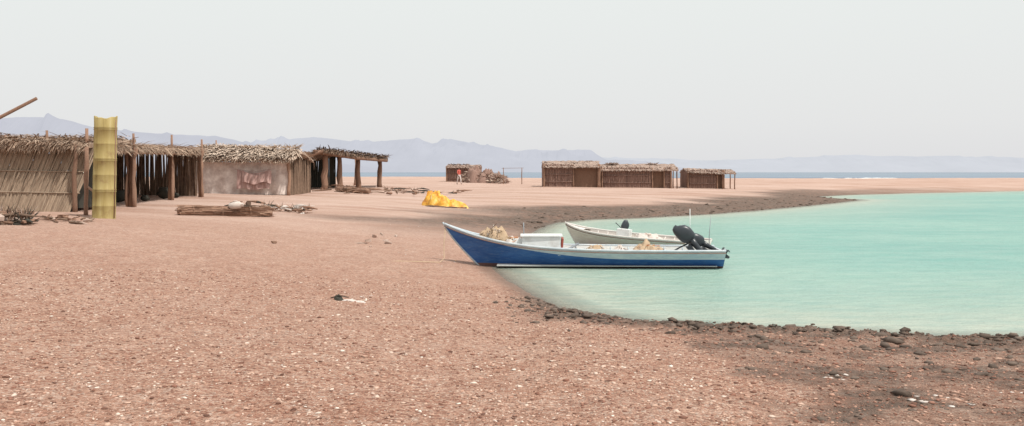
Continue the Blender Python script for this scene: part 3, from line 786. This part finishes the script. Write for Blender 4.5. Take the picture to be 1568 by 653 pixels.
# ---------------- person ----------------
def person(name,x,y,rz):
    J={'pel':(0,0,.93,.125),'wai':(0,0,1.08,.115),'che':(0,.01,1.27,.14),'nb':(0,.01,1.43,.075),'nk':(0,0,1.50,.052),'h1':(0,-.01,1.56,.07),'h2':(0,-.005,1.64,.088),'h3':(0,0,1.71,.07)}
    par=[('pel','wai'),('wai','che'),('che','nb'),('nb','nk'),('nk','h1'),('h1','h2'),('h2','h3')]
    for s,S_ in ((1,'L'),(-1,'R')):
        J['hip'+S_]=(.1*s,0,.88,.095);J['kn'+S_]=(.11*s,-.12*s-.03,.49,.062);J['an'+S_]=(.11*s,-.2*s+.03,.09,.04);J['toe'+S_]=(.12*s,-.2*s-.14,.035,.034)
        J['sh'+S_]=(.19*s,.01,1.40,.058);J['el'+S_]=(.25*s,.08*s+.02,1.12,.044);J['wr'+S_]=(.26*s,.14*s-.08,.88,.03);J['ha'+S_]=(.26*s,.15*s-.11,.81,.032)
        par+=[('pel','hip'+S_),('hip'+S_,'kn'+S_),('kn'+S_,'an'+S_),('an'+S_,'toe'+S_),('nb','sh'+S_),('sh'+S_,'el'+S_),('el'+S_,'wr'+S_),('wr'+S_,'ha'+S_)]
        hx,hy,hz,_=J['ha'+S_]
        for k in range(4):
            fy=hy-.03+.02*k;ln=(.075,.085,.08,.06)[k]
            J[f'f{k}a'+S_]=(hx,fy,hz-.045,.009);J[f'f{k}b'+S_]=(hx-.01*s,fy-.004,hz-.045-ln*.55,.008);J[f'f{k}c'+S_]=(hx-.03*s,fy-.005,hz-.045-ln,.007)
            par+=[('ha'+S_,f'f{k}a'+S_),(f'f{k}a'+S_,f'f{k}b'+S_),(f'f{k}b'+S_,f'f{k}c'+S_)]
        J['tha'+S_]=(hx-.01*s,hy-.05,hz,.010);J['thb'+S_]=(hx-.015*s,hy-.07,hz-.04,.008);par+=[('ha'+S_,'tha'+S_),('tha'+S_,'thb'+S_)]
    J['nose']=(0,-.1,1.625,.014);par.append(('h2','nose'))
    ks=list(J);me=bpy.data.meshes.new(name+'_skel');me.from_pydata([J[k][:3] for k in ks],[(ks.index(a),ks.index(b)) for a,b in par],[])
    o=bpy.data.objects.new('tmp',me);COL.objects.link(o)
    sk=o.modifiers.new('s','SKIN');sk.use_smooth_shade=True
    for i,k in enumerate(ks):
        r=J[k][3];me.skin_vertices[0].data[i].radius=(r,r*(.75 if k in('pel','wai','che') else 1))
    me.skin_vertices[0].data[0].use_root=True
    ss=o.modifiers.new('ss','SUBSURF');ss.levels=2;ss.render_levels=2
    dg=bpy.context.evaluated_depsgraph_get();dg.update();m2=bpy.data.meshes.new_from_object(o.evaluated_get(dg));bpy.data.objects.remove(o)
    sk_=varied('skin',(.12,.06,.04),(.17,.09,.06),8,.6,useattr=False);sh=varied('red_shirt',(.5,.1,.08),(.6,.16,.12),8,useattr=False)
    tr=varied('pale_trousers',(.55,.48,.46),(.66,.6,.57),8,useattr=False);ha=varied('dark_hair',(.01,.01,.01),(.03,.02,.02),8,useattr=False)
    m2.materials.clear()
    for q in (sk_,sh,tr,ha): m2.materials.append(q)
    for p in m2.polygons:
        c=p.center;p.use_smooth=True
        if c.z>1.5: p.material_index=3 if (c.z>1.69 or (c.y>.02 and c.z>1.58)) else 0
        elif abs(c.x)>.235 and c.z<1.12: p.material_index=0
        elif c.z>.98: p.material_index=1
        elif c.z>.14: p.material_index=2
        else: p.material_index=0
    m2.name='body'
    e=empty(name,(x,y,gz(x,y)),rz);b=bpy.data.objects.new('body',m2);COL.objects.link(b);b.parent=e
    mb=MB()
    for s in (-1,1):
        mb.tube([(.03*s,-.078,1.65),(.03*s,-.088,1.65)],[.012,.008],8,0);mb.tube([(.088*s,.0,1.61),(.1*s,.01,1.65)],[.012,.018],6,1)
    mb.tube([(-.025,-.075,1.575),(0,-.085,1.572),(.025,-.075,1.575)],.007,6,2)
    mb.obj('face_features',[M_white,sk_,M_red],e)
    return e
person('walking_man',XX(703,90),90,math.radians(40))

# ---------------- pebbles, stones ----------------
def icos():
    t=(1+5**.5)/2
    v=np.array([(-1,t,0),(1,t,0),(-1,-t,0),(1,-t,0),(0,-1,t),(0,1,t),(0,-1,-t),(0,1,-t),(t,0,-1),(t,0,1),(-t,0,-1),(-t,0,1)],float)/math.sqrt(1+t*t)
    f=np.array([(0,11,5),(0,5,1),(0,1,7),(0,7,10),(0,10,11),(1,5,9),(5,11,4),(11,10,2),(10,7,6),(7,1,8),(3,9,4),(3,4,2),(3,2,6),(3,6,8),(3,8,9),(4,9,5),(2,4,11),(6,2,10),(8,6,7),(9,8,1)])
    return v,f
def stones(name,xs,ys,sz,mat,flat=.5,sink=.3,rmax=None):
    v,f=icos();n=len(xs)
    zs,sd,md=terrain(xs,ys)
    V=v[None]*rng.uniform(.55,1.3,(n,12,1))
    V=V*np.stack([sz*rng.uniform(.7,1.4,n),sz*rng.uniform(.7,1.4,n),sz*flat*rng.uniform(.6,1.3,n)],-1)[:,None,:]
    a=rng.uniform(0,6.28,n);c,s=np.cos(a)[:,None],np.sin(a)[:,None]
    V=np.stack([V[...,0]*c-V[...,1]*s,V[...,0]*s+V[...,1]*c,V[...,2]],-1)
    V+=np.stack([xs,ys,zs+sz*flat*sink],-1)[:,None,:]
    F=(f[None]+np.arange(n)[:,None,None]*12).reshape(-1,3)
    me=bpy.data.meshes.new(name);me.vertices.add(n*12);me.vertices.foreach_set('co',V.ravel())
    me.loops.add(F.size);me.loops.foreach_set('vertex_index',F.ravel());me.polygons.add(len(F))
    me.polygons.foreach_set('loop_start',np.arange(0,F.size,3));me.polygons.foreach_set('loop_total',np.full(len(F),3));me.update(calc_edges=True)
    rr=rng.random(n)
    if rmax: rr=rr*(1-.65*md)
    at=me.attributes.new('rnd','FLOAT','FACE');at.data.foreach_set('value',np.repeat(rr,20).astype(np.float32))
    me.materials.append(mat);o=bpy.data.objects.new(name,me);COL.objects.link(o);return o
m,nt=new('shell_and_pebble');c=ramp(nt,attr(nt,'rnd'),[(0,(.12,.06,.042)),(.22,(.27,.13,.09)),(.48,(.44,.26,.19)),(.75,(.53,.36,.275)),(.94,(.62,.48,.39)),(1,(.72,.64,.56))]);finish(nt,c,.9);M_peb=m
n=44000;r=4+ (rng.random(n)**.8)*13;a=rng.uniform(-math.radians(34),math.radians(34),n);xs=r*np.sin(a);ys=r*np.cos(a)
_,sd,_=terrain(xs,ys);k=sd>.2;xs,ys=xs[k],ys[k]
stones('pebbles',xs,ys,np.minimum(.005+rng.exponential(.0048,len(xs)),.027),M_peb,rmax=True)
M_mudst=varied('mud_clods',(.05,.036,.028),(.20,.15,.12),12)
n=36000;xs=rng.uniform(-.3,11,n);ys=rng.uniform(5,16,n);_,sd,md=terrain(xs,ys)
k=(rng.random(n)<.8*md*np.exp(-np.clip(sd-.5,0,9)/.8)+.06*md)&(sd>-.05);xs,ys,sdk=xs[k],ys[k],sd[k]
stones('shoreline_mud_clods',xs,ys,np.minimum(.010+rng.exponential(.016,len(xs)),.09),M_mudst,.5,.15)
n=9000;xs=rng.uniform(0,34,n);ys=rng.uniform(36,80,n);_,sd,md=terrain(xs,ys);k=(sd>0)&(sd<5)&(rng.random(n)<.8*np.exp(-sd/2));xs,ys=xs[k],ys[k]
stones('spit_rocks',xs,ys,np.minimum(.03+rng.exponential(.03,len(xs)),.16),M_mudst,.5,.15)
cl=[]
for px,py,nn,sp in ((1285,578,9,26),(1440,615,10,50),(1545,600,5,22),(560,455,5,14),(700,405,6,30),(650,348,8,60),(640,385,6,40)):
    for _ in range(nn):
        p=px+U(-sp,sp);q=py+U(-sp,sp)*.2
        dd=DD(p,q);cl.append((XX(p,dd),dd))
cl=np.array(cl);stones('bleached_stones',cl[:,0],cl[:,1],rng.uniform(.012,.034,len(cl)),M_scrapw,.22,.3)
e=empty('washed_up_rag');mb=MB();d=DD(530,460);x=XX(518,d);z=gz(x,d)
mound(mb,x,d,.10,.08,.08,0,4,.4,z0=z);mound(mb,x+.15,d-.02,.17,.07,.04,1,6,.4,z0=z);mound(mb,x+.33,d-.06,.12,.04,.025,1,9,.4,z0=z);mb.tube([(x-.12,d,z+.03),(x+.02,d-.02,z+.07),(x+.16,d,z+.04)],.008,5,0)
mb.obj('rag',[M_dark,M_scrapw],e)

# ---------------- mountains ----------------
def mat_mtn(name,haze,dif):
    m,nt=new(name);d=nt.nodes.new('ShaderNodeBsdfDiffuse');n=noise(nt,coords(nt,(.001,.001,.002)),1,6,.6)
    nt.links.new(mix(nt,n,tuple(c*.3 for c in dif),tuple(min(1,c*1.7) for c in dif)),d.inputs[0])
    em=N(nt,'ShaderNodeEmission',Strength=1.0);em.inputs[0].default_value=(*haze,1)  # airlight haze added as constant emission over the diffuse rock
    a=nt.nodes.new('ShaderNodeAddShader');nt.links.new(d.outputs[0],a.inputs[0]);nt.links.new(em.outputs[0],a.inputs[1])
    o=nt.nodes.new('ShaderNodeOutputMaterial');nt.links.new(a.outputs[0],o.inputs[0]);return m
def mountains(name,kp,D,mat,seed,jag=3):
    xs=np.linspace(kp[0][0],kp[-1][0],420);py=np.interp(xs,[k[0] for k in kp],[k[1] for k in kp])
    py=py+fbm(xs/28,xs*0,seed,5)*jag*np.clip((258-py)/14,0,1)
    nr=9;co=[];F=[]
    for i in range(nr):
        t=i/(nr-1);yy=D-D*.12*(1-t)
        hh=np.clip((266-py),.0,None)*D/1358*(t**.8)
        hh=hh*(1+ (fbm(xs/20,xs*0+i*.7,seed+3,4)*.35 if 0<i<nr-1 else 0))
        X_=(xs-784)*D/1358
        for x,h in zip(X_,hh): co.append((x,yy,h-2))
    n=len(xs)
    for i in range(nr-1):
        for j in range(n-1): a=i*n+j;F.append((a,a+1,a+n+1,a+n))
    me=bpy.data.meshes.new(name);me.from_pydata(co,[],F);me.materials.append(mat);o=bpy.data.objects.new(name,me);COL.objects.link(o)
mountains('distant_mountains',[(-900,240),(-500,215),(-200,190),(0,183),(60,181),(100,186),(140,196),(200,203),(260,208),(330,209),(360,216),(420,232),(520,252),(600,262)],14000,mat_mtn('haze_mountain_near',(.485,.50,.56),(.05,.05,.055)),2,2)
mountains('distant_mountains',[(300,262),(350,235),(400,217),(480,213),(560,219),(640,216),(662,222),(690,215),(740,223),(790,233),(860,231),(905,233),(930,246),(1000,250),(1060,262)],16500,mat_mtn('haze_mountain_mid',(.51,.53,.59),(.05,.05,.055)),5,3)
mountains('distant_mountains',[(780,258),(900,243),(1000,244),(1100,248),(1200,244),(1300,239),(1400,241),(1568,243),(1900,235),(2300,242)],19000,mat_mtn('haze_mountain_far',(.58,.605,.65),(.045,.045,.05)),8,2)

# ---------------- world, sun, camera ----------------
sv=Vector((.40,-.28,.87)).normalized();el=math.asin(sv.z);az=math.atan2(sv.x,sv.y)
w=bpy.data.worlds.new('World');S.world=w;w.use_nodes=True;nt=w.node_tree;nt.nodes.clear()
sky=nt.nodes.new('ShaderNodeTexSky');sky.sky_type='NISHITA';sky.sun_disc=False;sky.sun_elevation=el;sky.sun_rotation=az;sky.dust_density=6;sky.air_density=1
bg=nt.nodes.new('ShaderNodeBackground');nt.links.new(sky.outputs[0],bg.inputs[0]);bg.inputs[1].default_value=.1
tc=nt.nodes.new('ShaderNodeTexCoord');sp=nt.nodes.new('ShaderNodeSeparateXYZ');nt.links.new(tc.outputs['Generated'],sp.inputs[0])
hc=ramp(nt,sp.outputs[2],[(0,(.80,.80,.815)),(.05,(.84,.845,.845)),(.2,(.87,.90,.875)),(.6,(.86,.90,.90))])
b2=nt.nodes.new('ShaderNodeBackground');nt.links.new(hc,b2.inputs[0]);b2.inputs[1].default_value=1.02
ms=nt.nodes.new('ShaderNodeMixShader');ms.inputs[0].default_value=.9;nt.links.new(bg.outputs[0],ms.inputs[1]);nt.links.new(b2.outputs[0],ms.inputs[2])
o=nt.nodes.new('ShaderNodeOutputWorld');nt.links.new(ms.outputs[0],o.inputs[0])
L=bpy.data.lights.new('sun','SUN');L.energy=3.9;L.angle=math.radians(2);L.color=(1,.95,.88)
lo=bpy.data.objects.new('sun',L);lo.rotation_euler=sv.to_track_quat('Z','Y').to_euler();COL.objects.link(lo)
cam=bpy.data.cameras.new('camera');cam.sensor_width=36;cam.lens=36*1358/1568;cam.shift_y=-62.5/1568;cam.clip_end=60000;cam.clip_start=.1
co=bpy.data.objects.new('camera',cam);co.location=(0,0,CAMZ);co.rotation_euler=(math.radians(90),0,0);COL.objects.link(co);S.camera=co
S.view_settings.view_transform='Standard';S.view_settings.look='None';S.view_settings.exposure=0
